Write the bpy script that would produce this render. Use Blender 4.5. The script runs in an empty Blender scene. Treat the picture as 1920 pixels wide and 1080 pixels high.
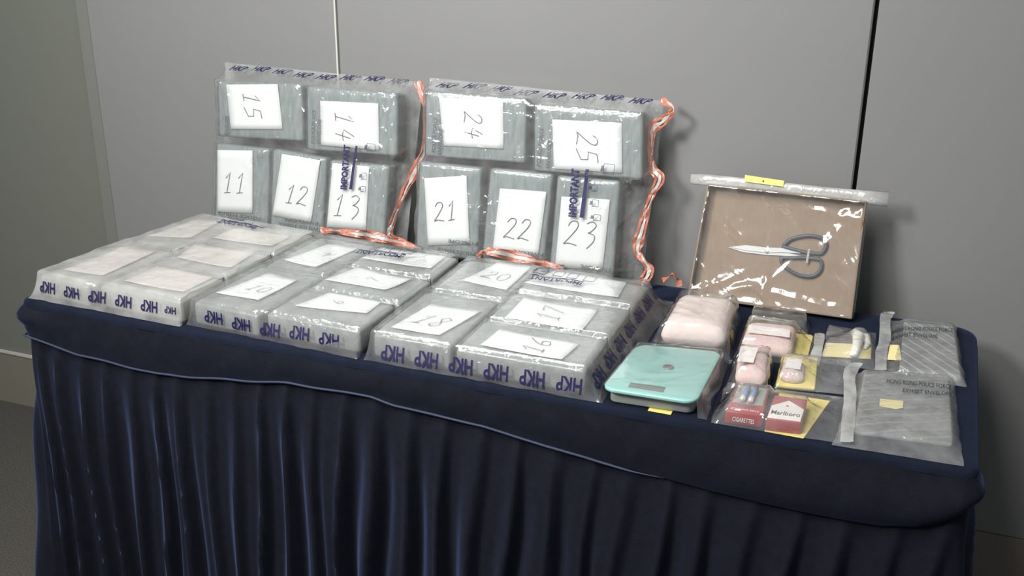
import bpy, bmesh, math, random
import numpy as np
from mathutils import Vector, Matrix

S = bpy.context.scene
COL = S.collection

# ------------------------------------------------------------------ camera
def make_camera():
    f, yaw, pitch, roll = 2072.58, 0.367438, 0.371736, 0.008059
    cy, sy = math.cos(yaw), math.sin(yaw)
    fw = Vector((-sy*math.cos(pitch), cy*math.cos(pitch), -math.sin(pitch)))
    r = Vector((cy, sy, 0)); u = r.cross(fw)
    r2 = r*math.cos(roll) + u*math.sin(roll)
    u2 = -r*math.sin(roll) + u*math.cos(roll)
    cd = bpy.data.cameras.new('camera'); cam = bpy.data.objects.new('camera', cd)
    cd.sensor_width = 36; cd.lens = f/1920*36; cd.clip_start = .05
    M = Matrix((r2, u2, -fw)).transposed().to_4x4()
    M.translation = Vector((1.66817, -1.56975, 1.58794))
    cam.matrix_world = M
    COL.objects.link(cam); S.camera = cam
make_camera()

# ------------------------------------------------------------------ light
def area(name, loc, target, size, power, color=(1, 1, 1), size_y=None, spread=math.pi):
    ld = bpy.data.lights.new(name, 'AREA'); ld.energy = power; ld.color = color
    ld.size = size; ld.spread = spread
    if size_y: ld.shape = 'RECTANGLE'; ld.size_y = size_y
    o = bpy.data.objects.new(name, ld); COL.objects.link(o)
    o.location = loc
    o.rotation_euler = (Vector(target)-Vector(loc)).to_track_quat('-Z', 'Y').to_euler()
    return o
w = bpy.data.worlds.new('world'); S.world = w; w.use_nodes = True
w.node_tree.nodes['Background'].inputs[0].default_value = (.62, .66, .68, 1)
w.node_tree.nodes['Background'].inputs[1].default_value = .50
area('key_lamp', (-.30, -2.1, 2.75), (.88, .50, 1.0), .60, 38, (1, .985, .965), spread=math.radians(94))
area('ceiling_lamp', (.85, -.95, 2.8), (.80, .35, .85), .80, 38, (1, .985, .96), 1.0, spread=math.radians(120))
S.view_settings.view_transform = 'Standard'; S.view_settings.look = 'None'
S.view_settings.gamma = 1; S.view_settings.use_curve_mapping = False
S.view_settings.exposure = -0.28
S.cycles.transparent_max_bounces = 24
S.cycles.max_bounces = 10
S.cycles.caustics_reflective = False; S.cycles.caustics_refractive = False
S.cycles.sample_clamp_indirect = 4

random.seed(7)
# ------------------------------------------------------------------ materials
def nt_new(name):
    m = bpy.data.materials.new(name); m.use_nodes = True
    nt = m.node_tree; nt.nodes.clear()
    out = nt.nodes.new('ShaderNodeOutputMaterial')
    return m, nt, out
def lin(c):
    return tuple(((x/255+.055)/1.055)**2.4 if x/255 > .04045 else x/255/12.92 for x in c) + (1,)

def mat(name, rgb, rough=.6, metal=0, noise=None, bump=None, sheen=0, coat=0, trans=0, spec=.5, stretch=None, alpha=None):
    """rgb 0-255 sRGB; noise=(scale, second rgb, contrast); bump=(scale, strength)"""
    m, nt, out = nt_new(name)
    b = nt.nodes.new('ShaderNodeBsdfPrincipled'); nt.links.new(b.outputs[0], out.inputs[0])
    b.inputs['Base Color'].default_value = lin(rgb); b.inputs['Roughness'].default_value = rough
    b.inputs['Metallic'].default_value = metal; b.inputs['Specular IOR Level'].default_value = spec
    if sheen:
        b.inputs['Sheen Weight'].default_value = sheen
        b.inputs['Sheen Roughness'].default_value = .35
        b.inputs['Sheen Tint'].default_value = (.26, .38, .85, 1)
    if coat: b.inputs['Coat Weight'].default_value = coat; b.inputs['Coat Roughness'].default_value = .12
    tc = nt.nodes.new('ShaderNodeTexCoord'); vec = tc.outputs['Object']
    if stretch:
        mp = nt.nodes.new('ShaderNodeMapping'); mp.inputs['Scale'].default_value = stretch
        nt.links.new(vec, mp.inputs[0]); vec = mp.outputs[0]
    if noise:
        n = nt.nodes.new('ShaderNodeTexNoise'); n.inputs['Scale'].default_value = noise[0]; n.inputs['Detail'].default_value = 5
        nt.links.new(vec, n.inputs[0])
        r = nt.nodes.new('ShaderNodeValToRGB'); c = noise[2] if len(noise) > 2 else .15
        r.color_ramp.elements[0].position = .5-c; r.color_ramp.elements[1].position = .5+c
        r.color_ramp.elements[0].color = lin(rgb); r.color_ramp.elements[1].color = lin(noise[1])
        nt.links.new(n.outputs[0], r.inputs[0]); nt.links.new(r.outputs[0], b.inputs['Base Color'])
    if bump:
        n = nt.nodes.new('ShaderNodeTexNoise'); n.inputs['Scale'].default_value = bump[0]; n.inputs['Detail'].default_value = 4
        nt.links.new(vec, n.inputs[0])
        bp = nt.nodes.new('ShaderNodeBump'); bp.inputs['Strength'].default_value = bump[1]; bp.inputs['Distance'].default_value = .002
        nt.links.new(n.outputs[0], bp.inputs['Height']); nt.links.new(bp.outputs[0], b.inputs['Normal'])
    return m

def film(name, haze=.12, tint=(.96, .97, .97), rough=.10, refl=1.0, hazecol=(.80, .80, .78), bump=(60, .35), streak=None):
    """thin clear polythene: mostly transparent, a little milky scatter, fresnel gloss"""
    m, nt, out = nt_new(name)
    L = nt.links.new; N = nt.nodes.new
    tr = N('ShaderNodeBsdfTransparent'); tr.inputs[0].default_value = tint+(1,)
    df = N('ShaderNodeBsdfDiffuse'); df.inputs[0].default_value = hazecol+(1,)
    tl = N('ShaderNodeBsdfTranslucent'); tl.inputs[0].default_value = hazecol+(1,)
    mx0 = N('ShaderNodeMixShader'); mx0.inputs[0].default_value = .3; L(df.outputs[0], mx0.inputs[1]); L(tl.outputs[0], mx0.inputs[2])
    tc = N('ShaderNodeTexCoord')
    n2 = N('ShaderNodeTexNoise'); n2.inputs['Scale'].default_value = 22; n2.inputs['Detail'].default_value = 6
    L(tc.outputs['Object'], n2.inputs[0])
    mr = N('ShaderNodeMapRange'); mr.inputs[1].default_value = .35; mr.inputs[2].default_value = .7
    mr.inputs[3].default_value = haze*.65; mr.inputs[4].default_value = haze*1.35
    L(n2.outputs[0], mr.inputs[0])
    mx1 = N('ShaderNodeMixShader'); L(mr.outputs[0], mx1.inputs[0]); L(tr.outputs[0], mx1.inputs[1]); L(mx0.outputs[0], mx1.inputs[2])
    gl = N('ShaderNodeBsdfGlossy'); gl.inputs['Roughness'].default_value = rough
    n = N('ShaderNodeTexNoise'); n.inputs['Scale'].default_value = bump[0]; n.inputs['Detail'].default_value = 3
    n.inputs['Distortion'].default_value = 1.2
    L(tc.outputs['Object'], n.inputs[0])
    bp = N('ShaderNodeBump'); bp.inputs['Strength'].default_value = bump[1]; bp.inputs['Distance'].default_value = .004
    L(n.outputs[0], bp.inputs['Height']); L(bp.outputs[0], gl.inputs['Normal'])
    # Schlick reflectance of a thin sheet, the same from both sides
    ge = N('ShaderNodeNewGeometry'); dt = N('ShaderNodeVectorMath'); dt.operation = 'DOT_PRODUCT'
    L(bp.outputs[0], dt.inputs[0]); L(ge.outputs['Incoming'], dt.inputs[1])
    def mth(op, a, b=None, clamp=False):
        q = N('ShaderNodeMath'); q.operation = op; q.use_clamp = clamp
        for i, x in enumerate((a, b)):
            if x is None: continue
            if isinstance(x, (int, float)): q.inputs[i].default_value = x
            else: L(x, q.inputs[i])
        return q.outputs[0]
    c = mth('ABSOLUTE', dt.outputs['Value']); c = mth('SUBTRACT', 1.0, c, True); c = mth('POWER', c, 5.0)
    c = mth('MULTIPLY', c, .90*refl); mu_ = mth('ADD', c, .055*refl, True)
    mx2 = N('ShaderNodeMixShader'); L(mu_, mx2.inputs[0]); L(mx1.outputs[0], mx2.inputs[1]); L(gl.outputs[0], mx2.inputs[2])
    L(mx2.outputs[0], out.inputs[0])
    return m

M = dict(
    wall=mat('wall_paint', (121, 121, 120), .42, noise=(2.2, (118, 118, 118), .3)),
    wall_left=mat('wall_paint_green', (108, 110, 102), .5, noise=(2, (105, 108, 100), .3)),
    trim=mat('trim_alu', (205, 203, 196), .35, .3),
    groove=mat('groove_dark', (20, 20, 20), .8),
    skirt_left=mat('baseboard_warm', (116, 112, 101), .5),
    skirt_right=mat('baseboard_brown', (120, 112, 104), .5),
    carpet=mat('carpet', (54, 52, 48), .95, noise=(240, (84, 81, 75), .2), bump=(300, 1)),
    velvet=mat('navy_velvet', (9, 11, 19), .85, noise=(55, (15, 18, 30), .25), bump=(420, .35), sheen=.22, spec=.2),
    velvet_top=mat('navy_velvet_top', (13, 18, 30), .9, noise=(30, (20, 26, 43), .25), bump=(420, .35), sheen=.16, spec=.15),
    piping=mat('piping_blue', (38, 47, 70), .7, bump=(200, .4), sheen=.08),
    wood=mat('board_wood', (120, 92, 62), .6, noise=(8, (98, 72, 48)), stretch=(1, 8, 8)),
    leg=mat('leg_steel', (70, 70, 72), .4, .7),
    block=mat('block_wrap_grey', (104, 113, 114), .38, noise=(26, (140, 148, 148), .22), bump=(55, .5), coat=.5, stretch=(4.5, 4.5, .45)),
    block_flat=mat('block_wrap_glare', (118, 122, 121), .34, noise=(20, (146, 149, 148), .25), bump=(55, .5), coat=.6, stretch=(2.5, .8, 2.5)),  # same grey wrap, lightened: glare on the lying bags put into the colour
    block_milk=mat('block_wrap_hazed', (140, 141, 137), .42, noise=(10, (158, 157, 152), .3), bump=(30, .3), coat=.3),  # paler still: haze of the milky bag film painted into the block colour
    paper=mat('white_paper', (238, 238, 236), .75),
    paper_warm=mat('white_paper_warm', (222, 213, 207), .8, noise=(9, (212, 200, 195), .3)),
    pen=mat('pencil_grey', (62, 62, 66), .6),
    pen_faint=mat('pencil_faint', (150, 148, 150), .6),
    ink_black=mat('print_black', (38, 40, 46), .6),
    ink_grey=mat('print_grey', (86, 92, 94), .6),
    ink_blue=mat('print_violet_blue', (22, 18, 66), .5),
    orange=mat('seal_orange', (152, 80, 56), .5, noise=(60, (168, 100, 78), .2), bump=(90, .6), coat=.2),
    sealwhite=mat('seal_white', (168, 160, 154), .4, bump=(90, .5), coat=.4),
    film=film('bag_film', .09, rough=.09, refl=1.9, bump=(26, .7)),
    back_film=film('bag_back_film', .32, rough=.15, refl=1.2, hazecol=(.72, .73, .72)),
    film_flat=film('bag_film_flat', .11, rough=.16, refl=1.1, bump=(45, .4)),
    film_milk=film('bag_film_milky', .32, rough=.24, refl=1.0, hazecol=(.80, .79, .77), bump=(30, .3)),
    wrap=film('inner_wrap', .05, rough=.10, refl=1.3, bump=(50, .5)),
    film_env=film('envelope_film', .24, rough=.14, refl=1.2, bump=(70, .6), hazecol=(.66, .67, .66)),
    film_pack=film('pack_film', .17, rough=.09, refl=1.7, bump=(20, .5), hazecol=(.66, .67, .66)),
    film_clear=film('clear_film', .07, rough=.12, refl=1.8, bump=(12, .4)),
    fold=film('folded_film', .62, rough=.22, refl=1.2, hazecol=(.62, .62, .60), bump=(50, .5)),
    card=mat('cardboard', (134, 114, 95), .8, noise=(40, (127, 107, 88), .25), stretch=(1, 1, 6)),
    card_in=mat('cardboard_inside', (143, 123, 104), .8, noise=(30, (136, 116, 98), .25), stretch=(6, 1, 1)),
    steel=mat('steel', (222, 222, 220), .3, .35),
    grip=mat('grey_plastic', (66, 74, 86), .4),
    teal=mat('teal_glass', (132, 180, 173), .25, coat=.5),
    scalebody=mat('scale_body', (140, 145, 140), .5),
    lcd=mat('lcd_grey', (92, 104, 100), .3),
    button=mat('button_metal', (150, 130, 125), .3, .6),
    powder=mat('pink_white_powder', (208, 190, 184), .9, noise=(24, (218, 204, 198), .2), bump=(90, .6)),
    pinky=mat('pink_powder', (206, 172, 168), .85, noise=(40, (212, 190, 184), .2), bump=(120, .8)),
    yellow=mat('yellow_paper', (236, 216, 120), .75, noise=(18, (230, 208, 108), .3)),
    yellow_pale=mat('pale_yellow_paper', (226, 210, 150), .75),
    red=mat('pack_red', (160, 30, 40), .4, coat=.4),
    packgrey=mat('pack_grey', (150, 156, 148), .4, coat=.3),
    packwhite=mat('pack_white', (232, 224, 220), .5),
    darkfoil=mat('dark_foil', (58, 62, 66), .25, .5, bump=(60, .8)),
    blue=mat('blue_plastic', (110, 130, 190), .35, coat=.4),
    cloth_stripe=None, cloth_dot=None,
    cotton=mat('white_tissue', (238, 234, 222), .8, bump=(60, .5)),
)
def stripe_mat(name, angle, dots=False):
    m, nt, out = nt_new(name); L = nt.links.new; N = nt.nodes.new
    b = N('ShaderNodeBsdfPrincipled'); L(b.outputs[0], out.inputs[0]); b.inputs['Roughness'].default_value = .7
    tc = N('ShaderNodeTexCoord'); mp = N('ShaderNodeMapping'); mp.inputs['Rotation'].default_value = (0, 0, angle)
    L(tc.outputs['Object'], mp.inputs[0])
    wv = N('ShaderNodeTexWave'); wv.inputs['Scale'].default_value = 15 if not dots else 13
    wv.inputs['Distortion'].default_value = .7 if not dots else 1.5; wv.inputs['Detail'].default_value = 2; L(mp.outputs[0], wv.inputs[0])
    r = N('ShaderNodeValToRGB')
    r.color_ramp.elements[0].position = .80; r.color_ramp.elements[0].color = lin((66, 68, 70))
    r.color_ramp.elements[1].position = .97; r.color_ramp.elements[1].color = lin((150, 152, 150) if not dots else (104, 106, 105))
    L(wv.outputs[0], r.inputs[0])
    col = r.outputs[0]
    n = N('ShaderNodeTexNoise'); n.inputs['Scale'].default_value = 60; L(tc.outputs['Object'], n.inputs[0])
    mx = N('ShaderNodeMix'); mx.data_type = 'RGBA'; mx.inputs[0].default_value = .22; L(col, mx.inputs[6]); L(n.outputs[0], mx.inputs[7])
    L(mx.outputs[2], b.inputs['Base Color'])
    bp = N('ShaderNodeBump'); bp.inputs['Strength'].default_value = .5; bp.inputs['Distance'].default_value = .002
    L(n.outputs[0], bp.inputs['Height']); L(bp.outputs[0], b.inputs['Normal'])
    return m
M['cloth_stripe'] = stripe_mat('grey_striped_cloth', math.radians(-38))
M['cloth_dot'] = stripe_mat('grey_crumpled_cloth', math.radians(62), True)

# ------------------------------------------------------------------ object helpers
def thing(name, label, cat, loc=(0, 0, 0), group=None):
    o = bpy.data.objects.new(name, None); COL.objects.link(o); o.location = loc
    o.empty_display_size = .05
    o['label'] = label; o['category'] = cat
    if group: o['group'] = group
    return o
def wloc(o):
    v = Vector((0, 0, 0))
    while o is not None: v += o.location; o = o.parent
    return v
def mesh(name, verts, faces, m, parent=None, smooth=True, kind=None, label=None):
    """verts in world coordinates; linked as ONE object under parent"""
    off = wloc(parent) if parent is not None else Vector((0, 0, 0))
    me = bpy.data.meshes.new(name)
    me.from_pydata([tuple(Vector(v)-off) for v in verts], [], faces); me.validate()
    me.materials.append(m)
    if smooth: me.polygons.foreach_set('use_smooth', [True]*len(me.polygons))
    o = bpy.data.objects.new(name, me); COL.objects.link(o); o.parent = parent
    if kind: o['kind'] = kind
    if label: o['label'] = label
    return o
def box_vf(lo, hi):
    x0, y0, z0 = lo; x1, y1, z1 = hi
    v = [(x0, y0, z0), (x1, y0, z0), (x1, y1, z0), (x0, y1, z0), (x0, y0, z1), (x1, y0, z1), (x1, y1, z1), (x0, y1, z1)]
    f = [(0, 3, 2, 1), (4, 5, 6, 7), (0, 1, 5, 4), (1, 2, 6, 5), (2, 3, 7, 6), (3, 0, 4, 7)]
    return v, f
def box(name, lo, hi, m, parent=None, **k):
    v, f = box_vf(lo, hi); return mesh(name, v, f, m, parent, smooth=False, **k)

class Frame:
    def __init__(s, O, e1, e2, n):
        s.O = Vector(O); s.e1 = Vector(e1).normalized(); s.e2 = Vector(e2).normalized(); s.n = Vector(n).normalized()
    def P(s, a, b, h=0): return s.O + s.e1*a + s.e2*b + s.n*h
TZ = .7505
FLAT = Frame((0, 0, TZ), (1, 0, 0), (0, 1, 0), (0, 0, 1))
KL = .20
_n = Vector((0, -1, KL)).normalized()
LEAN = Frame(Vector((0, .51, .75)) - _n*.047, (1, 0, 0), (0, KL, 1), _n)      # back plane of the standing bags
KB = .35
_b = Vector((0, -1, KB)).normalized()
BOXF = Frame(Vector((0, .503, .758)) - _b*.028, (1, 0, 0), (0, KB, 1), _b)    # back plane of the leaning carton

def bil(q, u, v):
    """q = TL, TR, BR, BL (as seen); u to the right, v up"""
    tl, tr, br, bl = q
    return tuple((1-u)*(1-v)*bl[i] + u*(1-v)*br[i] + u*v*tr[i] + (1-u)*v*tl[i] for i in (0, 1))
def qsize(q):
    tl, tr, br, bl = [np.array(p) for p in q]
    return (np.linalg.norm(tr-tl)+np.linalg.norm(br-bl))/2, (np.linalg.norm(tl-bl)+np.linalg.norm(tr-br))/2
def rq(q, inset, rad, k=4):
    W, H = qsize(q); rad = max(rad, .0003); pts = []
    rad = max(min(rad, (min(W, H)-2*inset)*.48), .0001)
    for (cx, cy, a0) in ((1, 1, 0), (0, 1, 90), (0, 0, 180), (1, 0, 270)):
        x = W-inset-rad if cx else inset+rad; y = H-inset-rad if cy else inset+rad
        for i in range(k+1):
            a = math.radians(a0+90*i/k)
            pts.append(bil(q, (x+rad*math.cos(a))/W, (y+rad*math.sin(a))/H))
    return pts
def slab(name, fr, q, h0, h1, r, m, parent, corner=.006, dome=0, k=4, lumps=0, seed=0, **kw):
    """soft-edged block on the quad q between heights h0 and h1"""
    W, H = qsize(q); r = min(r, (h1-h0)*.49)
    rings = []
    for a in (0, 30, 60, 90):
        A = math.radians(a); rings.append((r*(1-math.sin(A)), h0+r*(1-math.cos(A))))
    if h1-h0 > 3*r: rings.append((0, (h0+h1)/2))
    for a in (0, 30, 60, 90):
        A = math.radians(a); rings.append((r*(1-math.cos(A)), h1-r*(1-math.sin(A))))
    mw = min(W, H)/2
    if dome or lumps:
        for fct in (.25, .5, .75, .93):
            ins = r+(mw-r)*fct; rings.append((ins, h1+dome*math.sin(fct*math.pi/2)))
    vs, fs = [], []; n = 4*(k+1); rnd = random.Random(seed)
    lp = [(rnd.uniform(20, 60), rnd.uniform(20, 60), rnd.uniform(0, 6)) for _ in range(4)]
    for ins, h in rings:
        for (a, b) in rq(q, ins, max(corner-ins*.3, mw*.02 if ins < mw*.9 else .0005), k):
            hh = h
            if lumps and h > h0+r:
                hh += lumps*sum(math.sin(x*a+y*b+p) for x, y, p in lp)/2
            vs.append(fr.P(a, b, hh))
    for i in range(len(rings)-1):
        for j in range(n):
            fs.append((i*n+j, i*n+(j+1) % n, (i+1)*n+(j+1) % n, (i+1)*n+j))
    fs.append(tuple(reversed(range(n)))); fs.append(tuple(range((len(rings)-1)*n, len(rings)*n)))
    return mesh(name, vs, fs, m, parent, **kw)

# --- value noise and crease fields
def vnoise(x, y, seed):
    xi = np.floor(x).astype(int); yi = np.floor(y).astype(int); xf = x-xi; yf = y-yi
    def h(a, b):
        n = (a*374761393 + b*668265263 + seed*1442695041) & 0x7fffffff
        n = (n ^ (n >> 13))*1274126177 & 0x7fffffff
        return ((n ^ (n >> 16)) & 0xffff)/65535.0
    u = xf*xf*(3-2*xf); v = yf*yf*(3-2*yf)
    return (h(xi, yi)*(1-u)+h(xi+1, yi)*u)*(1-v)+(h(xi, yi+1)*(1-u)+h(xi+1, yi+1)*u)*v
def creases(A, B, seed, n, amp, length=.08, width=.003, ang=None, spread=3.14):
    rnd = random.Random(seed); out = np.zeros_like(A)
    a0, a1, b0, b1 = A.min(), A.max(), B.min(), B.max()
    for _ in range(n):
        ca, cb = rnd.uniform(a0, a1), rnd.uniform(b0, b1)
        th = rnd.uniform(0, math.pi) if ang is None else ang+rnd.uniform(-spread, spread)
        L = length*rnd.uniform(.4, 1.5); w_ = width*rnd.uniform(.6, 1.8); am = amp*rnd.uniform(.3, 1)
        x = (A-ca)*math.cos(th)+(B-cb)*math.sin(th); y = -(A-ca)*math.sin(th)+(B-cb)*math.cos(th)
        y = y + .15*np.sin(x/L*3)*L*.3
        out += am*np.exp(-(y/w_)**2)*np.exp(-(x/(L*.5))**4)
    return out
def sdf_quad(q, A, B):
    tl, tr, br, bl = q; poly = [bl, br, tr, tl]; d = np.full_like(A, 9.)
    for i in range(4):
        p, r = poly[i], poly[(i+1) % 4]; ex, ey = r[0]-p[0], r[1]-p[1]; L = math.hypot(ex, ey)
        d = np.minimum(d, (ex*(B-p[1])-ey*(A-p[0]))/L)
    return d
class Film:
    """a polythene sheet draped over blocks: relaxed membrane, tented between them, creased"""
    def __init__(s, fr, q, obst, step=.004, iters=70, seed=1, ncr=40, amp=.0016, noise=.0012, base=.0004, lift=.0012, edge=1.0, cang=None, clen=.08, cwid=.003, rim=.004):
        W, H = qsize(q); nu, nv = int(W/step), int(H/step)
        g = lambda n: (lambda x: (1-edge*.6)*x+edge*.6*(1-np.cos(math.pi*x))/2)(np.linspace(0, 1, n+1))
        U, V = np.meshgrid(g(nu), g(nv))
        s.gu, s.gv = g(nu), g(nv); s.q = q; s.fr = fr
        tl, tr, br, bl = q
        s.A = (1-U)*(1-V)*bl[0]+U*(1-V)*br[0]+U*V*tr[0]+(1-U)*V*tl[0]
        s.B = (1-U)*(1-V)*bl[1]+U*(1-V)*br[1]+U*V*tr[1]+(1-U)*V*tl[1]
        ob = np.full_like(s.A, base)
        for (qq, ht, r) in obst:
            d = sdf_quad(qq, s.A, s.B)+.001
            dd = np.clip(d, 0, r); prof = ht-r+np.sqrt(np.maximum(r*r-(r-dd)**2, 0))
            ob = np.maximum(ob, np.where(d > 0, prof, base))
        h = ob.copy()
        for _ in range(iters):
            a = h.copy()
            a[1:-1, 1:-1] = (h[:-2, 1:-1]+h[2:, 1:-1]+h[1:-1, :-2]+h[1:-1, 2:])/4
            h = np.maximum(a, ob); h[0, :] = h[-1, :] = base; h[:, 0] = h[:, -1] = base
        cr = creases(s.A, s.B, seed, ncr, amp, clen, cwid, cang, .5)
        ns = noise*(vnoise(s.A*28, s.B*28, seed)+.5*vnoise(s.A*70, s.B*70, seed+3))
        mask = np.clip(np.minimum(np.minimum(U, 1-U)*W, np.minimum(V, 1-V)*H)/.012, 0, 1)
        s.h = np.maximum(h+(cr+ns)*mask, ob)+lift*mask + base
        # slightly ragged rim
        e = 1-np.clip(np.minimum(np.minimum(U, 1-U)*W, np.minimum(V, 1-V)*H)/.02, 0, 1)
        s.A = s.A + e*rim*(vnoise(s.A*40, s.B*40, seed+9)-.5)*2; s.B = s.B + e*rim*.6*(vnoise(s.A*40, s.B*40, seed+11)-.5)*2
        s.nu, s.nv = nu, nv
    def build(s, name, m, parent, **kw):
        n1 = s.nu+1
        P = [s.fr.P(a, b, h) for a, b, h in zip(s.A.ravel().tolist(), s.B.ravel().tolist(), s.h.ravel().tolist())]
        F = [(j*n1+i, j*n1+i+1, (j+1)*n1+i+1, (j+1)*n1+i) for j in range(s.nv) for i in range(s.nu)]
        return mesh(name, P, F, m, parent, **kw)
    def uv(s, a, b):
        # inverse bilinear by a few Newton steps
        u = v = .5
        for _ in range(8):
            p = bil(s.q, u, v); e = 1e-4
            pu = bil(s.q, u+e, v); pv = bil(s.q, u, v+e)
            J = ((pu[0]-p[0])/e, (pv[0]-p[0])/e, (pu[1]-p[1])/e, (pv[1]-p[1])/e)
            D = J[0]*J[3]-J[1]*J[2]; dx, dy = a-p[0], b-p[1]
            u += (dx*J[3]-J[1]*dy)/D; v += (J[0]*dy-J[2]*dx)/D
        return u, v
    def front(s, a, z, b1=.055, eps=.0016):
        """point of the front face over a at height z"""
        b0 = bil(s.q, .5, 0)[1]+.0005; pb, ph = b0, 0
        for k in range(1, 45):
            b = b0+(b1-b0)*k/44; h = (s.at(a, b, 0)-s.fr.O).z
            if h >= z:
                b = pb+(b-pb)*(z-ph)/max(h-ph, 1e-6); break
            pb, ph = b, h
        return s.fr.P(a, b-eps, max(z, .0008)+eps*.5)
    def at(s, a, b, eps=.0006):
        u, v = s.uv(a, b); u = min(max(u, 0), .99999); v = min(max(v, 0), .99999)
        i = min(int(np.searchsorted(s.gu, u, 'right'))-1, s.nu-1); j = min(int(np.searchsorted(s.gv, v, 'right'))-1, s.nv-1)
        fu = (u-s.gu[i])/(s.gu[i+1]-s.gu[i]); fv = (v-s.gv[j])/(s.gv[j+1]-s.gv[j])
        h = (1-fu)*(1-fv)*s.h[j, i]+fu*(1-fv)*s.h[j, i+1]+fu*fv*s.h[j+1, i+1]+(1-fu)*fv*s.h[j+1, i]
        return s.fr.P(a, b, h+eps)

# --- lettering
_tc = {}
def text2d(txt, bold=0.0):
    key = (txt, bold)
    if key in _tc: return _tc[key]
    cu = bpy.data.curves.new('t', 'FONT'); cu.body = txt; cu.size = 1; cu.offset = bold; cu.resolution_u = 2
    o = bpy.data.objects.new('t', cu); COL.objects.link(o)
    dg = bpy.context.evaluated_depsgraph_get()
    me = bpy.data.meshes.new_from_object(o.evaluated_get(dg))
    bm = bmesh.new(); bm.from_mesh(me)
    bmesh.ops.triangulate(bm, faces=bm.faces[:])
    for _ in range(2):
        es = [e for e in bm.edges if e.calc_length() > .22]
        if es:
            bmesh.ops.subdivide_edges(bm, edges=es, cuts=1); bmesh.ops.triangulate(bm, faces=bm.faces[:])
    V = np.array([v.co[:2] for v in bm.verts]) if len(bm.verts) else np.zeros((0, 2))
    bm.verts.index_update(); F = [tuple(v.index for v in f.verts) for f in bm.faces]
    bm.free(); bpy.data.objects.remove(o); bpy.data.curves.remove(cu); bpy.data.meshes.remove(me)
    mn, mx = V.min(0), V.max(0); V = (V-mn)/(mx-mn)           # unit box
    _tc[key] = (V, F); return _tc[key]
def lettering(name, items, m, parent, **kw):
    """items: (text, map(u,v)->point, bold); all in one printed part"""
    vs, fs = [], []
    for txt, mp, bold in items:
        V, F = text2d(txt, bold); n = len(vs)
        vs += [mp(u, v) for u, v in V]; fs += [tuple(i+n for i in f) for f in F]
    return mesh(name, vs, fs, m, parent, smooth=False, **kw)
def strip_item(pts, wid):
    """flat pen stroke in a 2D unit space -> verts, faces"""
    vs, fs = [], []; p = [np.array(x, float) for x in pts]
    for i in range(len(p)):
        t = (p[min(i+1, len(p)-1)]-p[max(i-1, 0)]); L = np.linalg.norm(t) or 1; nn = np.array([-t[1], t[0]])/L*wid/2
        vs += [p[i]+nn, p[i]-nn]
        if i: fs.append((2*i-2, 2*i-1, 2*i+1, 2*i))
    return vs, fs
def smooth_path(p, n=4):
    out = []; p = [np.array(x, float) for x in p]
    if len(p) < 3: return p
    for i in range(len(p)-1):
        a, b, c, d = p[max(i-1, 0)], p[i], p[i+1], p[min(i+2, len(p)-1)]
        for k in range(n):
            t = k/n; out.append(.5*(2*b+(c-a)*t+(2*a-5*b+4*c-d)*t*t+(-a+3*b-3*c+d)*t**3))
    out.append(p[-1]); return out
DIG = {  # handwritten digits: strokes in a box 0.6 wide, 1 high; True = rounded
    '1': [([(.12, .72), (.34, 1), (.30, .5), (.26, .02)], 0), ([(.10, 0), (.46, .03)], 0)],
    '2': [([(.06, .78), (.18, .97), (.42, .95), (.46, .72), (.22, .32), (.02, .04), (.2, .08), (.58, .0)], 1)],
    '3': [([(.1, .9), (.3, 1), (.5, .85), (.34, .6), (.22, .54)], 1), ([(.22, .54), (.5, .45), (.52, .2), (.3, -.1)], 1)],
    '4': [([(.3, 1), (.08, .45), (.3, .38), (.6, .42)], 0), ([(.42, .8), (.38, .4), (.34, 0)], 0)],
    '5': [([(.52, 1), (.14, .95), (.1, .55), (.45, .52), (.5, .2), (.05, -.02)], 0)],
    '6': [([(.5, .98), (.2, .62), (.08, .25), (.22, .02), (.48, .12), (.44, .4), (.14, .36)], 1)],
    '7': [([(.04, .9), (.56, .96), (.3, .4), (.2, 0)], 0)],
    '8': [([(.46, .86), (.26, 1), (.1, .8), (.44, .3), (.3, .02), (.08, .2), (.34, .58), (.5, .86)], 1)],
    '9': [([(.48, .8), (.25, 1), (.08, .75), (.3, .55), (.48, .8), (.42, .4), (.34, 0)], 1)],
    '0': [([(.3, 1), (.08, .7), (.12, .2), (.34, 0), (.54, .3), (.5, .8), (.3, 1)], 1)],
}
def number(txt, fr, q, h, rot, cen, size, m, parent, wid=.0018, slant=.12):
    """txt written on quad q; cen in unit coords; rot in degrees; size = digit height in metres"""
    W, H = qsize(q); vs, fs = [], []
    c, s_ = math.cos(math.radians(rot)), math.sin(math.radians(rot)); adv = .72
    for k, ch in enumerate(txt):
        for st, rnd in DIG[ch]:
            pts = smooth_path(st, 4) if rnd else st
            P2 = []
            for (x, y) in pts:
                X = (x+k*adv-(len(txt)*adv)/2+slant*y)*size; Y = (y-.5)*size
                P2.append((X*c-Y*s_, X*s_+Y*c))
            a, b = strip_item(P2, wid); n = len(vs)
            for p in a:
                u, v = cen[0]+p[0]/W, cen[1]+p[1]/H; ab = bil(q, u, v); vs.append(fr.P(ab[0], ab[1], h))
            fs += [tuple(i+n for i in f) for f in b]
    return mesh('handwritten_number', vs, fs, m, parent, smooth=False)
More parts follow.
